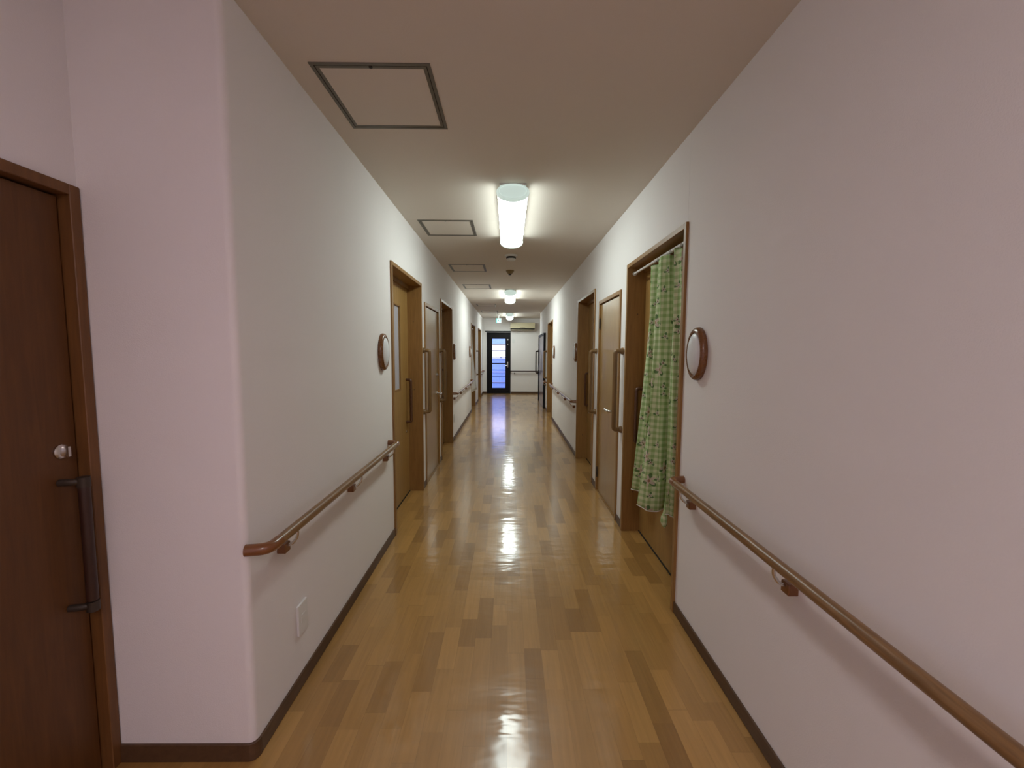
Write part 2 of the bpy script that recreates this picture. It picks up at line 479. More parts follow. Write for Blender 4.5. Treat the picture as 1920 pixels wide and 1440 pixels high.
# end wall with the exit door opening, and the side passage on the right
EX0, EX1, EZ = -0.70, 0.062, 1.955
bm = BM()
box(bm, XL - TH, EX0, YE, YE + 0.2, 0, ZC); box(bm, EX0, EX1, YE, YE + 0.2, EZ, ZC); box(bm, EX1, XP + 0.2, YE, YE + 0.2, 0, ZC)
bmesh.ops.remove_doubles(bm, verts=bm.verts[:], dist=0.0002)
tag(link('wall_end', bm, M_WALL), 'off white wall closing the far end of the corridor', 'wall', kind='structure')
bm = BM()
box(bm, XR + TH + 0.08, XP + 0.2, YR - 0.2, YR, 0, ZC); box(bm, XP, XP + 0.2, YR, YE, 0, ZC)
tag(link('wall_passage', bm, M_WALL), 'off white walls of the side passage opening right at the far end', 'wall', kind='structure')

# baseboards
BH, BT = 0.06, 0.008
def base_runs(name, wx, s, runs, label):
    bm = BM()
    for a, b_ in runs:
        x0, x1 = (wx, wx + BT) if s < 0 else (wx - BT, wx)
        box(bm, x0, x1, a, b_, 0.001, BH, 0.002, 1)
    tag(link(name, bm, M_BASE), label, 'baseboard', kind='structure')
def gaps(y0, y1, ds):
    out = []; y = y0
    for a, b_ in sorted(ds):
        out.append((y, a)); y = b_
    out.append((y, y1)); return out
base_runs('baseboard_right', XR, 1, gaps(YB, YR, R_ROOM + [R_FLAT]), 'dark brown baseboard along the right corridor wall')
base_runs('baseboard_left', XL, -1, gaps(YC + RC, YE, L_ROOM + [L_FLAT]), 'dark brown baseboard along the left corridor wall')
bm = BM()
path = [(XA + 0.001, YC)] + [(XL - RC + RC * math.sin(PI / 2 * k / 8), YC + RC - RC * math.cos(PI / 2 * k / 8)) for k in range(9)]
rings = []
for i, (x, y) in enumerate(path):
    if i == 0: n = Vector((0, -1))
    else:
        a = PI / 2 * (i - 1) / 8; n = Vector((math.sin(a), -math.cos(a)))
    rings.append([Vector((x, y, 0.001)), Vector((x + n.x * BT, y + n.y * BT, 0.001)), Vector((x + n.x * BT, y + n.y * BT, BH - 0.002)), Vector((x + n.x * BT * 0.7, y + n.y * BT * 0.7, BH)), Vector((x, y, BH))])
ring_sweep(bm, rings)
tag(link('baseboard_alcove', bm, M_BASE), 'dark brown baseboard bending round the left wall corner', 'baseboard', kind='structure')
bm = BM(); box(bm, XL + 0.008, EX0 - 0.005, YE - BT, YE, 0.001, BH); box(bm, EX1 + 0.005, XP, YE - BT, YE, 0.001, BH)
tag(link('baseboard_end', bm, M_BASE), 'dark brown baseboard at the far end wall', 'baseboard', kind='structure')

# ------------------------------------------------------------ doors
# local frame of everything hung on a side wall: +x into the corridor, y along the wall, z up
def pull_handle(parent, x, y, z0, z1, mat, r=0.013, off=0.045):
    bm = BM()
    tube(bm, fillet([(x, y, z1), (x + off, y, z1), (x + off, y, z0), (x, y, z0)], 0.02), r, 12)
    return link('handle', bm, mat, parent, smooth=True)
def room_door(name, s, y0, y1, label, far_handle=True, window=True, inset=0.085, off=0.045):
    wx, rz = side(s)
    t = root(name, (wx, (y0 + y1) / 2, 0), rz, label, 'door', kind='structure')
    w = (y1 - y0) / 2; f = 0.028; H = ROOM_H
    bm = BM()
    box(bm, -0.165, 0.013, -w, -w + f, 0.0, H, 0.002, 1)
    box(bm, -0.165, 0.013, w - f, w, 0.0, H, 0.002, 1)
    box(bm, -0.165, 0.013, -w + f, w - f, H - f, H, 0.002, 1)
    link('frame', bm, M_FRAME, t)
    k = 1 if (far_handle == (s < 0)) else -1      # local y sign of the far side
    d0, d1 = -0.152, -0.122
    wy = w - f
    bm = BM()
    if window:
        a, b_ = k * 0.0 - 0.09 + k * 0.095, k * 0.095 + 0.09
        a, b_ = min(a, b_), max(a, b_)
        box(bm, d0, d1, -wy - 0.008, a, 0.008, H - f + 0.01); box(bm, d0, d1, b_, wy + 0.008, 0.008, H - f + 0.01)
        box(bm, d0, d1, a, b_, 0.008, 1.02); box(bm, d0, d1, a, b_, 1.735, H - f + 0.01)
        bmesh.ops.remove_doubles(bm, verts=bm.verts[:], dist=0.0002)
        p = link('door_panel', bm, M_DOOR, t)
        bm = BM(); box(bm, d0 + 0.008, d1 - 0.008, a, b_, 1.02, 1.735); link('window_pane', bm, M_FROST, p)
        bm = BM()
        for q in ((a - 0.012, a, 1.008, 1.747), (b_, b_ + 0.012, 1.008, 1.747), (a, b_, 1.008, 1.02), (a, b_, 1.735, 1.747)):
            box(bm, d1, d1 + 0.006, q[0], q[1], q[2], q[3], 0.001, 1)
        link('window_bead', bm, M_FRAME, p)
    else:
        box(bm, d0, d1, -wy - 0.008, wy + 0.008, 0.008, H - f + 0.01)
        p = link('door_panel', bm, M_DOOR, t)
    pull_handle(p, d1, k * (wy - inset), 0.69, 1.085, M_PULL, off=off)
    bm = BM(); lathe(bm, [(0.012, 0), (0.012, 0.004), (0.006, 0.006)], 'x', 16, (d1, k * (wy - 0.095), 0.60)); link('lock', bm, M_METAL, p, smooth=True)
    # dark top track and thin floor guide
    bm = BM(); box(bm, -0.155, -0.10, -wy, wy, H - f - 0.03, H - f); link('door_track', bm, M_FRAME, t)
    bm = BM(); box(bm, -0.154, -0.116, -wy, wy, 0.0008, 0.006); link('floor_guide', bm, M_BLACK, t)
    # plugs over the frame screws, far jamb
    for z in (0.30, 0.98, 1.62):
        for sgn in (-1, 1):
            bm = BM(); yy = sgn * (w - f)
            box(bm, -0.07, -0.062, min(yy, yy - sgn * 0.0015), max(yy, yy - sgn * 0.0015), z, z + 0.008)
            link('screw_cap', bm, M_BASE, t)
    return t
room_door('door_1', -1, *L_ROOM[0], 'sliding wooden door with narrow frosted pane, nearest recessed door on the left wall')
room_door('door_2', -1, *L_ROOM[1], 'recessed sliding wooden door just beyond the flat hinged door on the left')
room_door('door_3', -1, *L_ROOM[2], 'recessed doorway far down the left wall with a pale curtain across it')
room_door('door_4', -1, *L_ROOM[3], 'last recessed wooden door on the left wall before the glass exit door')
room_door('door_5', 1, *R_ROOM[0], 'recessed sliding wooden door behind the green gingham curtain', inset=0.045, off=0.062)
room_door('door_6', 1, *R_ROOM[1], 'recessed sliding wooden door just beyond the flat hinged door on the right')
room_door('door_7', 1, *R_ROOM[2], 'recessed wooden door far down the right wall past the long handrail')

def lever(parent, x, y, z, dirn, mat):
    bm = BM()
    lathe(bm, [(0.024, 0), (0.024, 0.006), (0.020, 0.009)], 'x', 20, (x, y, z))
    tube(bm, fillet([(x, y, z), (x + 0.055, y, z), (x + 0.057, y + dirn * 0.12, z)], 0.018), 0.0115, 12)
    return link('lever_handle', bm, mat, parent, smooth=True)
def flat_door(name, wx, rz, y0, y1, H, label, near_hinge, mat):
    t = root(name, (wx, (y0 + y1) / 2, 0), rz, label, 'door', kind='structure')
    w = (y1 - y0) / 2; f = 0.032
    ff = -1 if rz == 0 else 1     # local y sign of the side nearest the viewpoint
    bm = BM()
    box(bm, -0.11, 0.012, -w, -w + f, 0, H, 0.002, 1); box(bm, -0.11, 0.012, w - f, w, 0, H, 0.002, 1)
    box(bm, -0.11, 0.012, -w + f, w - f, H - f, H, 0.002, 1)
    box(bm, -0.11, -0.045, -w + f, w - f, H - f - 0.012, H - f)
    box(bm, -0.11, -0.045, -w + f, -w + f + 0.012, 0, H - f - 0.012); box(bm, -0.11, -0.045, w - f - 0.012, w - f, 0, H - f - 0.012)
    box(bm, -0.11, 0.006, -w + f, w - f, 0.0005, 0.009)
    link('frame', bm, M_FRAME, t)
    bm = BM(); box(bm, -0.044, -0.004, -w + f + 0.004, w - f - 0.004, 0.012, H - f - 0.006, 0.0015, 1)
    p = link('door_panel', bm, mat, t)
    hs = ff if near_hinge else -ff
    for z in (0.14, H - 0.26):
        bm = BM()
        lathe(bm, [(0.0085, z), (0.0085, z + 0.09)], 'z', 12, (0.004, hs * (w - f - 0.002), 0))
        lathe(bm, [(0.005, z - 0.008), (0.005, z + 0.098)], 'z', 10, (0.004, hs * (w - f - 0.002), 0))
        link('hinge', bm, M_DARKMETAL, t, smooth=True)
    y = -hs * (w - f - 0.095)
    lever(p, -0.004, y, 0.865, hs, M_METAL)
    bm = BM(); lathe(bm, [(0.019, 0), (0.019, 0.006), (0.012, 0.01), (0.011, 0.022)], 'x', 20, (-0.004, y, 1.078))
    link('lock', bm, M_METAL, p, smooth=True)
    return t
flat_door('door_8', XL, 0.0, *L_FLAT, FLAT_H, 'flat hinged wooden door between the two nearest recessed doors on the left', True, M_DOOR2)
flat_door('door_9', XR, PI, *R_FLAT, FLAT_H, 'flat hinged wooden door just beyond the green curtain on the right', False, M_DOOR2)

# nearest door, far left: long pull handle and thumb turn
M_NEARDOOR = wood('near_door_wood', (0.09, 0.033, 0.006), (0.125, 0.048, 0.010), 0.5, coat=0.0)
M_NEARFRAME = wood('near_frame_wood', (0.13, 0.054, 0.014), (0.18, 0.076, 0.020), 0.5, coat=0.0)  # redder frame wood, its colour also darkened for the low light at this door
t = root('door_10', (XA, (A_DOOR[0] + A_DOOR[1]) / 2, 0), 0, 'dark brown door with long pull handle, nearest door at the left edge', 'door', kind='structure')
w = (A_DOOR[1] - A_DOOR[0]) / 2; f = 0.030
bm = BM()
box(bm, -0.11, 0.012, -w, -w + f, 0, A_H, 0.002, 1); box(bm, -0.11, 0.012, w - f, w, 0, A_H, 0.002, 1); box(bm, -0.11, 0.012, -w + f, w - f, A_H - f, A_H, 0.002, 1)
link('frame', bm, M_NEARFRAME, t)
bm = BM(); box(bm, -0.06, -0.022, -w + f + 0.001, w - f - 0.006, 0.01, A_H - f - 0.008); p = link('door_panel', bm, M_NEARDOOR, t)
bm = BM(); box(bm, -0.10, -0.062, -w + f, w - f, 0.01, A_H - f); link('gap_shade_sheet', bm, M_BLACK, t)  # black sheet filling the opening, so the gap round the panel reads as shadow
hy = 1.185 - (A_DOOR[0] + A_DOOR[1]) / 2
bm = BM(); lathe(bm, [(0.021, 0), (0.021, 0.006), (0.016, 0.010)], 'x', 24, (-0.022, hy - 0.002, 1.055)); box(bm, -0.014, 0.006, hy - 0.006, hy + 0.002, 1.04, 1.07, 0.002)
link('thumb_turn', bm, M_METAL, p, smooth=True)
M_DARKHANDLE = plain('dark_brown_handle', (0.035, 0.013, 0.008), 0.4)
bm = BM(); tube(bm, [(0.028, hy + 0.008, 0.95), (0.028, hy + 0.008, 0.60)], 0.014, 14)
hd = link('handle', bm, M_DARKHANDLE, p, smooth=True)
for z in (0.965, 0.585):
    bm = BM(); tube(bm, fillet([(-0.022, hy - 0.012, z), (0.012, hy - 0.006, z), (0.028, hy + 0.008, z)], 0.012), 0.010, 12)
    tube(bm, [(0.028, hy + 0.008, z - 0.018), (0.028, hy + 0.008, z + 0.012)], 0.0155, 14)
    link('handle_bracket', bm, M_DARKMETAL, hd, smooth=True)

# dark surface-mounted door at the far right
t = root('door_11', (XR, 10.55, 0), PI, 'dark bronze framed door at the far end of the right wall', 'door', kind='structure')
w = 0.85; H = 1.79
bm = BM(); box(bm, 0.0, 0.05, -w, -w + 0.12, 0.001, H); box(bm, 0.0, 0.05, w - 0.07, w, 0.001, H); box(bm, 0.0, 0.05, -w + 0.12, w - 0.07, H - 0.06, H)
link('frame', bm, M_BLACKALU, t)
bm = BM(); box(bm, 0.0, 0.036, -w + 0.12, w - 0.07, 0.004, H - 0.06); p = link('door_panel', bm, M_PURPLE, t)
bm = BM(); box(bm, 0.036, 0.05, -w + 0.15, -w + 0.19, 0.85, 0.97, 0.003); link('lock', bm, M_METAL, p)

# glass exit door in the end wall
t = root('door_12', ((EX0 + EX1) / 2, YE, 0), 0, 'black framed exit door with tall glass crossed by bars, end of the corridor', 'door', kind='structure')
hw = (EX1 - EX0) / 2
bm = BM()
box(bm, -hw, -hw + 0.03, -0.01, 0.12, 0, EZ); box(bm, hw - 0.03, hw, -0.01, 0.12, 0, EZ); box(bm, -hw + 0.03, hw - 0.03, -0.01, 0.12, EZ - 0.03, EZ); box(bm, -hw + 0.03, hw - 0.03, -0.01, 0.12, 0, 0.02)
link('frame', bm, M_BLACKALU, t)
gx0, gx1, gz0, gz1 = -0.525 - (EX0 + EX1) / 2, -0.105 - (EX0 + EX1) / 2, 0.18, 1.755
bm = BM()
box(bm, -hw + 0.03, gx0, 0.02, 0.06, 0.02, EZ - 0.03); box(bm, gx1, hw - 0.03, 0.02, 0.06, 0.02, EZ - 0.03)
box(bm, gx0, gx1, 0.02, 0.06, 0.02, gz0); box(bm, gx0, gx1, 0.02, 0.06, gz1, EZ - 0.03)
p = link('door_panel', bm, M_BLACKALU, t)
bm = BM(); box(bm, gx0, gx1, 0.038, 0.044, gz0, gz1); gp = link('glass_pane', bm, M_GLASS, p)
for yy, thick in ((645.3, .022), (657.2, .022), (669.7, .024), (681.3, .03), (693.6, .018), (705.8, .014), (717.8, .016)):
    z = gz1 - (yy - 635.0) / (727.4 - 635.0) * (gz1 - gz0)
    bm = BM(); box(bm, gx0, gx1, 0.026, 0.038, z - thick / 2, z + thick / 2); link('glazing_bar', bm, M_BLACKALU, p)
lx = -0.03 - (EX0 + EX1) / 2
for z in (1.725, 1.585):
    bm = BM(); tube(bm, [(lx, 0.02, z), (lx, 0.004, z)], 0.022 if z > 1.6 else 0.016, 16); link('deadbolt', bm, M_METAL, p, smooth=True)
bm = BM(); box(bm, lx - 0.018, lx + 0.018, 0.012, 0.02, 0.84, 1.02, 0.003); tube(bm, fillet([(lx, 0.02, 0.9), (lx, -0.03, 0.9), (lx - 0.10, -0.03, 0.9)], 0.012), 0.009, 10)
link('lever_handle', bm, M_METAL, p, smooth=True)
bm = BM(); box(bm, -0.755, 0.065, YE - 0.02, YE, 1.975, 2.0); tag(link('trim_1', bm, M_BLACKALU), 'thin dark rail above the glass exit door', 'trim', kind='structure')

# ------------------------------------------------------------ outside the exit door
bm = BM(); box(bm, -4, 4, YE + 0.2, YE + 6, -0.12, -0.02); tag(link('ground', bm, M_PAVE), 'grey paving outside the glass exit door', 'ground', kind='structure')
t = root('fence', (-0.3, YE + 1.5, -0.02), 0, 'pale blue sheet fence seen through the lower panes of the exit door', 'fence')
bm = BM()
x = -1.4
while x < 1.4:
    box(bm, x, x + 0.05, 0, 0.012, 0.03, 1.14); box(bm, x + 0.05, x + 0.10, 0.012, 0.024, 0.03, 1.14); x += 0.10
link('sheet', bm, M_OUTWALL, t)
for z in (0.25, 0.62, 1.10):
    bm = BM(); box(bm, -1.42, 1.42, -0.03, 0, z, z + 0.04); link('rail', bm, M_OUTDARK, t)
for x in (-1.4, 0.0, 1.36):
    bm = BM(); box(bm, x, x + 0.06, 0.024, 0.08, 0, 1.16); link('post', bm, M_OUTDARK, t)
t = root('awning', (-0.3, YE + 1.62, 0), 0, 'pale blue canopy edge seen through the top pane of the exit door', 'canopy')
bm = BM(); box(bm, -1.5, 1.5, 0, 0.06, 1.60, 2.15); link('fascia', bm, M_OUTWALL, t)
for x in (-1.48, 1.42):
    bm = BM(); box(bm, x, x + 0.06, 0.0, 0.06, -0.02, 1.60); link('post', bm, M_OUTDARK, t)

# ------------------------------------------------------------ handrails
def handrail(s, y0, y1, brackets, z, label, near_elbow=True, far_elbow=True):
    wx, rz = side(s)
    t = root('handrail', (wx, 0, z), rz, label, 'handrail')
    k = 1 if s < 0 else -1
    off = 0.068; r = 0.0175
    a, b_ = y0 * k, y1 * k
    bm = BM()
    ia = a + (k * 0.055 if near_elbow else 0); ib = b_ - (k * 0.055 if far_elbow else 0)
    tube(bm, [(off, ia, 0), (off, (ia + ib) / 2, 0), (off, ib, 0)], r, 20)
    link('rail', bm, M_REDWOOD, t, smooth=True)
    for on, y, d in ((near_elbow, a, k), (far_elbow, b_, -k)):
        if not on: continue
        bm = BM()
        tube(bm, fillet([(off, y + d * 0.057, 0), (off, y, 0), (0.0, y - d * 0.012, 0)], 0.034, 8), r * 1.06, 20)
        link('elbow', bm, M_CAP, t, smooth=True)
    for y in brackets:
        yy = y * k
        bm = BM(); box(bm, 0, 0.032, yy - 0.018, yy + 0.018, -0.098, -0.062, 0.005, 3)
        bk = link('bracket', bm, M_CAP, t, smooth=True)
        bm = BM(); tube(bm, fillet([(0.025, yy, -0.075), (0.05, yy, -0.066), (off, yy, -0.040), (off, yy, -0.012)], 0.012), 0.0055, 10)
        link('bracket_arm', bm, M_METAL, bk, smooth=True)
    return t
handrail(-1, 1.275, 2.80, (1.45, 2.10, 2.70), 0.718, 'short wooden handrail on the left wall above the outlet')
handrail(1, -1.2, 1.975, (1.86, 1.185, 0.52, -0.15, -0.8), 0.722, 'long wooden handrail at the near right, ending beside the green curtain', False, True)
handrail(-1, 6.12, 8.95, (6.18, 7.0, 7.85, 8.75), 0.720, 'wooden handrail on the left wall between the middle and far doors')
handrail(1, 5.22, 8.06, (5.32, 6.16, 7.05, 7.95), 0.718, 'wooden handrail on the right wall between the middle and far doors')
handrail(-1, 12.3, 12.95, (12.5,), 0.74, 'very short handrail in the far left corner beside the exit door')
handrail(1, 9.25, 9.62, (9.5,), 0.66, 'tiny handrail piece at the far right before the dark door')
t = root('handrail', (0.075, YE, 0.722), 0, 'thin dark handrail on the end wall below the air conditioner', 'handrail')
bm = BM(); tube(bm, fillet([(0, 0.0, 0), (0, -0.068, 0), (1.9, -0.068, 0)], 0.03), 0.0175, 14); link('rail', bm, M_DARKHANDLE, t, smooth=True)
for x in (0.12, 0.95, 1.8):
    bm = BM(); box(bm, x - 0.018, x + 0.018, -0.032, 0, -0.098, -0.062, 0.005); bk = link('bracket', bm, M_DARKMETAL, t)
    bm = BM(); tube(bm, [(x, -0.02, -0.075), (x, -0.068, -0.05), (x, -0.068, -0.012)], 0.006, 8); link('bracket_arm', bm, M_METAL, bk)

# vertical grab bars
def grab_bar_mesh():
    t = root('grab_bar', (0, 0, 0), 0, '', 'grab bar', 'vertical wooden grab bars between the doors')
    bm = BM()
    tube(bm, fillet([(0.0, 0, 0.60), (0.062, 0, 0.60), (0.062, 0, 0.0), (0.0, 0, 0.0)], 0.024, 8), 0.0175, 18)
    link('bar', bm, M_GRAB, t, smooth=True)
    for z in (0.0, 0.60):
        bm = BM(); lathe(bm, [(0.026, 0.0), (0.026, 0.012), (0.021, 0.022)], 'x', 20, (0, 0, z)); link('flange', bm, M_GRAB, t, smooth=True)
    return t
g0 = grab_bar_mesh()
gb = [(-1, 4.005, 'vertical wooden grab bar left of the flat door on the left wall'),
      (-1, 4.955, 'vertical wooden grab bar between the flat door and the middle recess, left wall'),
      (-1, 10.65, 'farthest vertical grab bar on the left, between the two last recessed doors'),
      (1, 3.115, 'vertical wooden grab bar beside the green curtain doorway'),
      (1, 4.06, 'vertical wooden grab bar beyond the flat door on the right wall'),
      (1, 9.40, 'vertical wooden grab bar just before the dark door, far right'),
      (1, 11.425, 'dark vertical grab bar at the end corner of the right wall')]
for i, (s, y, lab) in enumerate(gb):
    wx, rz = side(s)
    o = g0 if i == 0 else copy_tree(g0)
    o.location = (wx, y, 0.757); o.rotation_euler = (0, 0, rz); o['label'] = lab
    if i == 6:
        o.location = (XR - 0.05, 11.425, 0.76)
        del o['group']
        for c in kids(o):
            c.data = c.data.copy(); c.data.materials[0] = M_DARKHANDLE
        bm = BM()
        box(bm, -0.05, 0.0, -0.025, 0.0245, -0.05, 0.65); link('mounting_plate', bm, M_BLACKALU, o)

# ------------------------------------------------------------ round wall lamps
def wall_lamp():
    t = root('wall_lamp', (0, 0, 0), 0, '', 'wall lamp', 'oval wall lamps with wooden rings')
    bm = BM()
    prof = [(0.100, 0.0), (0.119, 0.002), (0.121, 0.012), (0.119, 0.030), (0.113, 0.041), (0.104, 0.046), (0.097, 0.044), (0.095, 0.036), (0.095, 0.0)]
    seg = 56
    rings = [[Vector((h, r * math.cos(2 * PI * k / seg), r * math.sin(2 * PI * k / seg))) for k in range(seg)] for r, h in prof]
    ring_sweep(bm, rings, False)
    link('ring', bm, M_RING, t, smooth=True)
    bm = BM(); lathe(bm, [(0.0955, 0.0), (0.0955, 0.036), (0.088, 0.046), (0.070, 0.055), (0.045, 0.062), (0.02, 0.065), (0.0, 0.0655)], 'x', 48)
    link('diffuser', bm, M_LAMPWHITE, t, smooth=True)
    return t
w0 = wall_lamp()
for c in kids(w0):
    for v in c.data.vertices:
        v.co.y *= 0.68; v.co.x *= 0.66
for i, (s, y, lab) in enumerate([
    (-1, 2.705, 'oval white wall lamp with wooden ring, nearest one on the left wall'),
    (-1, 6.22, 'oval white wall lamp beyond the second recessed door on the left'),
    (-1, 8.72, 'oval white wall lamp, farthest one on the left wall'),
    (1, 1.872, 'large looking oval white wall lamp right of the green curtain'),
    (1, 5.27, 'oval white wall lamp beyond the middle recess on the right wall'),
    (1, 7.80, 'oval white wall lamp, farthest one on the right wall')]):
    wx, rz = side(s)
    o = w0 if i == 0 else copy_tree(w0)
    o.location = (wx, y, 1.343); o.rotation_euler = (0, 0, rz); o['label'] = lab

# ------------------------------------------------------------ ceiling lights
def ceiling_light():
    t = root('ceiling_light', (0, 0, 0), 0, '', 'ceiling light', 'fluorescent ceiling lights along the corridor')
    bm = BM(); box(bm, -0.085, 0.085, 0.01, 1.24, -0.014, 0.0, 0.004); link('base_plate', bm, M_WHITE, t)
    ZM = -0.050
    def arc(w_, h_, y, a0, a1, n=22):
        out = []
        for k in range(n + 1):
            a = a0 + (a1 - a0) * k / n
            c, sn = math.cos(a), math.sin(a)
            out.append(Vector((w_ * math.copysign(abs(c) ** 0.9, c), y, ZM + h_ * (1.12 if sn < 0 else 1.0) * math.copysign(abs(sn) ** 0.95, sn))))
        return out
    # white upper housing and glowing lower diffuser of the oval body
    bm = BM(); ring_sweep(bm, [arc(0.098, 0.040, y, 0.16, PI - 0.16) for y in (0.04, 0.6, 1.21)]); link('housing', bm, M_WHITE, t, smooth=True)
    bm = BM(); ring_sweep(bm, [arc(0.0975, 0.042, y, PI - 0.14, 2 * PI + 0.14) for y in (0.04, 0.6, 1.21)]); link('diffuser', bm, M_TUBE, t, smooth=True)
    for ya, yb in ((0.0, 0.04), (1.25, 1.21)):
        d = 1 if yb > ya else -1
        bm = BM()
        rings = [arc(w_, h_, y, 0, 2 * PI * 43 / 44, 43) for w_, h_, y in ((0.084, 0.034, ya + d * 0.006), (0.088, 0.037, ya), (0.099, 0.045, ya + d * 0.006), (0.1045, 0.0485, ya + d * 0.022), (0.1035, 0.048, yb + d * 0.004))]
        ring_sweep(bm, rings)
        link('end_cap', bm, M_ENDCAP, t, smooth=True)
    return t
l0 = ceiling_light()
for i, (x, y, lab) in enumerate([(0.022, 2.65, 'brightest and nearest tube light on the corridor ceiling'),
                                 (0.022, 7.09, 'second tube light on the ceiling, beyond the smoke detectors'),
                                 (0.026, 11.36, 'farthest ceiling tube light, above the end of the corridor'),
                                 (0.022, -1.79, 'warmer ceiling tube light behind the viewpoint')]):
    o = l0 if i == 0 else copy_tree(l0)
    o.location = (x, y, ZC); o['label'] = lab
    if i > 0:
        for c in kids(o):
            if c.name.startswith('diffuser'):
                c.data = c.data.copy(); c.data.materials[0] = M_WARMTUBE if i == 3 else M_TUBE2

# ------------------------------------------------------------ ceiling hatches
def hatch():
    t = root('ceiling_hatch', (0, 0, 0), 0, '', 'ceiling hatch', 'square access hatches in the ceiling')
    s = 0.2225
    def frame(name, o_, i_, z, mat, par):
        bm = BM()
        box(bm, -o_, o_, -o_, -i_, z, 0.0); box(bm, -o_, o_, i_, o_, z, 0.0)
        box(bm, -o_, -i_, -i_, i_, z, 0.0); box(bm, i_, o_, -i_, i_, z, 0.0)
        return link(name, bm, mat, par)
    frame('outer_frame', s, s - 0.013, -0.003, M_HATCH, t)
    frame('gap', s - 0.013, s - 0.0165, -0.0006, M_BLACK, t)
    frame('inner_frame', s - 0.0165, s - 0.029, -0.0024, M_HATCH, t)
    bm = BM(); box(bm, -s + 0.029, s - 0.029, -s + 0.029, s - 0.029, -0.0015, 0); link('panel', bm, M_CEIL, t)
    bm = BM(); lathe(bm, [(0.007, -0.0045), (0.007, 0.0)], 'z', 12, (0.0, -s + 0.02, 0)); link('latch', bm, M_BLACK, t)
    return t
h0 = hatch()
for i, (x, y, lab) in enumerate([(-0.5155, 1.817, 'largest looking ceiling hatch, nearest one at upper left'),
                                 (-0.5155, 3.62, 'second ceiling hatch, left of the nearest tube light'),
                                 (-0.5155, 5.31, 'third ceiling hatch, left of the smoke detectors'),
                                 (-0.5155, 6.80, 'fourth ceiling hatch, just before the second tube light'),
                                 (-0.51, 9.45, 'fifth ceiling hatch, between the second and the last tube light'),
                                 (-0.51, 11.0, 'farthest ceiling hatch, just before the last tube light')]):
    o = h0 if i == 0 else copy_tree(h0)
    o.location = (x, y, ZC); o['label'] = lab

# ------------------------------------------------------------ detectors and sensors on the ceiling
t = root('smoke_detector', (0.022, 4.60, ZC), 0, 'white ceiling detector with a dark slot, just beyond the nearest tube light', 'detector')
bm = BM(); lathe(bm, [(0.068, 0.0), (0.068, -0.010), (0.060, -0.018), (0.030, -0.020)], 'z', 32); link('base', bm, M_WHITE, t, smooth=True)
bm = BM(); lathe(bm, [(0.052, -0.019), (0.052, -0.036)], 'z', 32); link('slot', bm, M_BLACK, t, smooth=True)
bm = BM(); lathe(bm, [(0.046, -0.036), (0.050, -0.042), (0.044, -0.054), (0.025, -0.060), (0, -0.061)], 'z', 32); link('cap', bm, M_WHITE, t, smooth=True)
t = root('heat_detector', (0.012, 5.46, ZC), 0, 'yellowed brown cone shaped detector behind the white one on the ceiling', 'detector')
bm = BM(); lathe(bm, [(0.054, 0.0), (0.052, -0.012), (0.040, -0.028), (0.024, -0.042), (0.020, -0.044)], 'z', 32); link('base', bm, M_BROWNPL, t, smooth=True)
bm = BM(); lathe(bm, [(0.020, -0.043), (0.019, -0.056), (0.0, -0.057)], 'z', 24); link('sensor_tip', bm, M_DARKMETAL, t, smooth=True)
for x, y, lab in ((-0.305, 9.40, 'small white hook on the ceiling, left of the second tube light'), (-0.298, 11.2, 'small white hook on the ceiling above the exit sign')):
    bm = BM(); lathe(bm, [(0.022, 0.0), (0.022, -0.008), (0.012, -0.016), (0.008, -0.045), (0.014, -0.055), (0.0, -0.06)], 'z', 16)
    o = tag(link('ceiling_hook', bm, M_WHITE, smooth=True, loc=(x, y, ZC)), lab, 'hook')

# exit sign
t = root('exit_sign', (-0.30, 12.2, ZC), 0, 'small glowing green exit sign hanging near the end wall', 'exit sign')
bm = BM(); tube(bm, [(0, 0, 0), (0, 0, -0.08)], 0.010, 12); lathe(bm, [(0.03, 0), (0.03, -0.01)], 'z', 16); link('stem', bm, M_WHITE, t, smooth=True)
bm = BM(); box(bm, -0.072, 0.072, -0.018, 0.018, -0.215, -0.08, 0.004); link('body', bm, M_WHITE, t)
bm = BM(); box(bm, -0.066, 0.066, -0.0195, -0.018, -0.209, -0.086); fc = link('face', bm, M_GREENSIGN, t)
bm = BM()
box(bm, -0.045, 0.045, -0.0205, -0.0195, -0.203, -0.098); link('doorway_symbol', bm, M_SIGNWHITE, fc)
bm = BM()    # running figure
y0, y1 = -0.0215, -0.0205
def limb(ax, az, bx, bz, wd):
    a, b_ = Vector((ax, az)), Vector((bx, bz)); d = (b_ - a).normalized(); n = Vector((-d.y, d.x)) * wd
    q = [a + n, a - n, b_ - n, b_ + n]
    f_ = [bm.verts.new((p.x, y0, p.y)) for p in q]; g_ = [bm.verts.new((p.x, y1, p.y)) for p in q]
    bm.faces.new(f_); bm.faces.new(g_[::-1])
    for i in range(4): bm.faces.new((f_[i], f_[(i + 1) % 4], g_[(i + 1) % 4], g_[i]))
limb(0.002, -0.124, -0.004, -0.158, 0.009); limb(-0.004, -0.156, -0.026, -0.168, 0.006); limb(-0.026, -0.168, -0.030, -0.194, 0.005)
limb(-0.004, -0.156, 0.016, -0.172, 0.006); limb(0.016, -0.172, 0.036, -0.170, 0.005); limb(0.002, -0.130, -0.022, -0.140, 0.004); limb(0.002, -0.130, 0.024, -0.142, 0.004)
lathe(bm, [(0.009, 0)], 'z', 12, (0, 0, 0)) if False else None
box(bm, -0.008, 0.008, y0, y1, -0.119, -0.104)
link('running_figure', bm, M_SIGNDARK, fc)

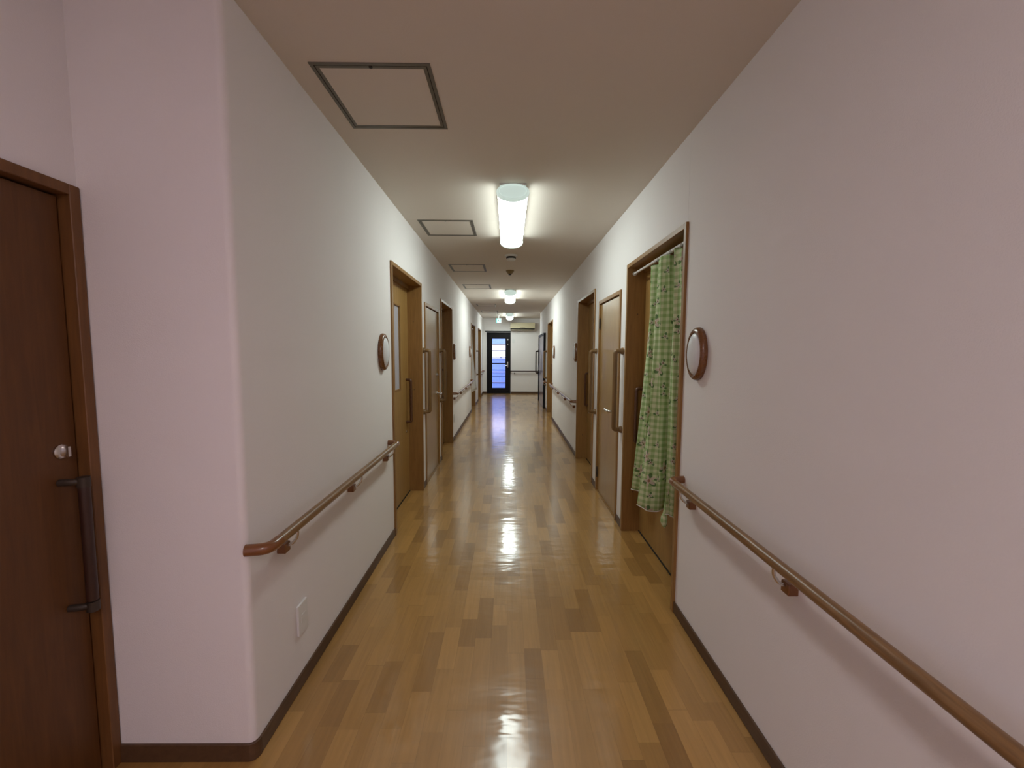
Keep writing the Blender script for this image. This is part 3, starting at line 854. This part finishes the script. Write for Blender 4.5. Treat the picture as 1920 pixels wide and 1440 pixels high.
# ------------------------------------------------------------ air conditioner on the end wall
t = root('air_conditioner', (0.435, YE, 2.015), 0, 'aged ivory wall air conditioner high on the end wall', 'air conditioner')
bm = BM()
prof = [(0.0, 0.245), (-0.155, 0.245), (-0.185, 0.225), (-0.195, 0.13), (-0.19, 0.062), (-0.05, 0.03), (0.0, 0.03)]
for sx in (0,):
    a = [bm.verts.new((-0.385, y, z)) for y, z in prof]; b_ = [bm.verts.new((0.385, y, z)) for y, z in prof]
    bm.faces.new(a[::-1]); bm.faces.new(b_)
    for i in range(len(prof)): bm.faces.new((a[i], a[(i + 1) % len(prof)], b_[(i + 1) % len(prof)], b_[i]))
link('body', bm, M_AC, t)
bm = BM(); box(bm, -0.375, 0.375, -0.188, -0.06, 0.030, 0.050); link('air_outlet', bm, M_BLACK, t)
bm = BM(); box(bm, -0.34, 0.32, -0.19, -0.08, 0.008, 0.022, 0.003); link('flap', bm, M_AC, t)
bm = BM()
vs = [(-0.11, 0.062), (0.11, 0.062), (0.06, 0.080), (-0.06, 0.080)]
a = [bm.verts.new((x, -0.1965, z)) for x, z in vs]; b_ = [bm.verts.new((x, -0.188, z)) for x, z in vs]
bm.faces.new(a); bm.faces.new(b_[::-1])
for i in range(4): bm.faces.new((a[i], a[(i + 1) % 4], b_[(i + 1) % 4], b_[i]))
link('display_panel', bm, M_DARKMETAL, t)

# ------------------------------------------------------------ outlets and switch plate
def outlet_plate(loc, rz, label, cat='outlet', name='wall_outlet', blank=False):
    t = root(name, loc, rz, label, cat)
    bm = BM(); box(bm, 0, 0.009, -0.036, 0.036, -0.062, 0.062, 0.004, 3); link('plate', bm, M_WHITE, t, smooth=False)
    for z in ((0.022, -0.022) if not blank else (0.0,)):
        bm = BM(); box(bm, 0.009, 0.0105, -0.018, 0.018, z - 0.016, z + 0.016, 0.0005, 1); soc = link('socket' if not blank else 'button', bm, M_WHITE, t)
        if not blank:
            for dy in (-0.0065, 0.0065):
                bm = BM(); box(bm, 0.0104, 0.0108, dy - 0.001, dy + 0.001, z - 0.004, z + 0.005); link('slot', bm, M_BLACK, soc)
    return t
outlet_plate((XL, 1.583, 0.283), 0, 'white blank wall outlet plate low on the near left wall under the handrail', blank=True)
outlet_plate((XL, 6.25, 0.33), 0, 'small white wall outlet beyond the middle recess on the left')
outlet_plate((0.147, YE, 1.682), -PI / 2, 'grey switch plate on the end wall right of the exit door', 'switch', 'switch_plate', True)

# ------------------------------------------------------------ curtains
def catmull(pts, n):
    P = [Vector(p) for p in pts]
    P = [P[0] * 2 - P[1]] + P + [P[-1] * 2 - P[-2]]
    out = []
    for i in range(1, len(P) - 2):
        for k in range(n):
            t_ = k / n
            a, b_, c, d = P[i - 1], P[i], P[i + 1], P[i + 2]
            out.append(0.5 * ((2 * b_) + (c - a) * t_ + (2 * a - 5 * b_ + 4 * c - d) * t_ ** 2 + (3 * b_ - a - 3 * c + d) * t_ ** 3))
    out.append(P[-2])
    return out
def cloth(name, tops, bots, ztop, zbot, mat, parent, nseg=10, nz=46, power=1.9, thick=0.0016, uvs=1.0, wob=0.004):
    A = catmull(tops, nseg); B = catmull(bots, nseg)
    n = len(A)
    bm = BM()
    uvl = bm.loops.layers.uv.new('UVMap')
    arc = [0.0]
    for i in range(1, n):
        arc.append(arc[-1] + ((A[i] - A[i - 1]).length + (B[i] - B[i - 1]).length) * 0.62)
    grid = []
    for j in range(nz + 1):
        v = j / nz
        row = []
        for i in range(n):
            w_ = v ** power
            p = A[i].lerp(B[i], w_)
            zt = ztop(i / (n - 1)); zb = zbot(i / (n - 1))
            z = zt + (zb - zt) * v
            p = Vector((p.x + wob * math.sin(i * 0.9 + v * 7), p.y + wob * math.cos(i * 0.7 + v * 9), z))
            row.append((bm.verts.new(p), arc[i], z))
        grid.append(row)
    for j in range(nz):
        for i in range(n - 1):
            q = (grid[j][i], grid[j][i + 1], grid[j + 1][i + 1], grid[j + 1][i])
            f_ = bm.faces.new([a[0] for a in q])
            for lp, a in zip(f_.loops, q):
                lp[uvl].uv = (a[1] * uvs, a[2] * uvs)
    bmesh.ops.recalc_face_normals(bm, faces=bm.faces[:])
    me = bpy.data.meshes.new(name); bm.to_mesh(me)
    edge = [(tuple(a[0].co)) for a in grid[-1]]
    bm.free()
    o = bpy.data.objects.new(name, me); COL.objects.link(o); me.materials.append(mat)
    for p in me.polygons: p.use_smooth = True
    md = o.modifiers.new('thickness', 'SOLIDIFY'); md.thickness = thick; md.offset = 0
    if parent: o.parent = parent
    return o, edge, A

t = root('curtain', (0, 0, 0), 0, 'green gingham curtain with flowers bunched in the first doorway on the right', 'curtain')
top = [(0.935, 2.085), (0.885, 2.105), (0.862, 2.17), (0.915, 2.20), (0.968, 2.31), (0.885, 2.345), (0.862, 2.40), (0.955, 2.455), (0.925, 2.50), (0.872, 2.55), (0.925, 2.60)]
bot = [(0.925, 2.19), (0.915, 2.215), (0.888, 2.25), (0.955, 2.30), (0.982, 2.46), (0.90, 2.43), (0.806, 2.475), (0.945, 2.60), (0.93, 2.69), (0.860, 2.80), (0.945, 2.86)]
top = [(x, y, 0) for x, y in top]; bot = [(x, y, 0) for x, y in bot]
zt = lambda u: 1.885 + 0.010 * math.cos(u * PI * 8)
def zb(u):
    if u < 0.38: return 0.435 + 0.05 * u
    if u < 0.62: return 0.395 + 0.015 * math.cos((u - 0.38) * 26)
    return 0.40
o, edge, A = cloth('fabric', top, bot, zt, zb, M_GINGHAM, t, wob=0.006)
bm = BM(); tube(bm, edge, 0.0035, 8); link('hem', bm, M_HEM, t, smooth=True)
# twisted tail of the near edge ending in a knot
bm = BM(); uvl = bm.loops.layers.uv.new('UVMap')
pts = [(0.900, 2.235, 0.60), (0.893, 2.243, 0.50), (0.884, 2.248, 0.445), (0.882, 2.250, 0.42), (0.882, 2.252, 0.395), (0.884, 2.252, 0.372), (0.886, 2.252, 0.36)]
tube(bm, pts, [0.016, 0.014, 0.010, 0.018, 0.019, 0.013, 0.004], 12)
for f_ in bm.faces:
    for lp in f_.loops: lp[uvl].uv = (lp.vert.co.x * 2 + lp.vert.co.y, lp.vert.co.z)
link('knot', bm, M_GINGHAM, t, smooth=True)
for i in (3, 24, 44, 62, 84):
    i = min(i, len(A) - 1)
    bm = BM()
    pts = [Vector((0.905 + 0.014 * math.cos(a), A[i].y, 1.905 + 0.016 * math.sin(a))) for a in [2 * PI * k / 16 for k in range(17)]]
    tube(bm, pts, 0.002, 6); link('curtain_ring', bm, M_METAL, t, smooth=True)
t = root('curtain_rod', (0.905, 2.5375, 1.912), 0, 'thin white tension rod across the top of the first right doorway', 'curtain rod')
bm = BM(); tube(bm, [(0, -0.471, 0), (0, 0.1, 0)], 0.0105, 16); link('outer_tube', bm, M_ROD, t, smooth=True)
bm = BM(); tube(bm, [(0, 0.1, 0), (0, 0.471, 0)], 0.0085, 16); link('inner_tube', bm, M_ROD, t, smooth=True)
for y in (-0.471, 0.459):
    bm = BM(); tube(bm, [(0, y, 0), (0, y + 0.012, 0)], 0.014, 16); link('end_cap', bm, M_HEM, t, smooth=True)

t = root('curtain', (0, 0, 0), 0, 'pale curtain hanging in the third recessed doorway on the left, far away', 'curtain')
top = [(-0.87, 9.18, 0), (-0.845, 9.25, 0), (-0.885, 9.33, 0), (-0.845, 9.42, 0), (-0.885, 9.5, 0), (-0.85, 9.6, 0), (-0.88, 9.68, 0)]
bot = [(-0.86, 9.2, 0), (-0.80, 9.3, 0), (-0.84, 9.42, 0), (-0.775, 9.55, 0), (-0.82, 9.68, 0), (-0.755, 9.80, 0), (-0.80, 9.92, 0)]
o, edge, A = cloth('fabric', top, bot, lambda u: 1.86, lambda u: 0.44, M_PALECLOTH, t, 8, 20)
bm = BM(); tube(bm, edge, 0.004, 6); link('hem', bm, M_HEM, t, smooth=True)
t = root('curtain_rod', (-0.87, 9.645, 1.885), 0, 'thin rod holding the pale curtain, far left doorway', 'curtain rod')
bm = BM(); tube(bm, [(0, -0.474, 0), (0, 0.474, 0)], 0.009, 12); link('tube', bm, M_ROD, t, smooth=True)
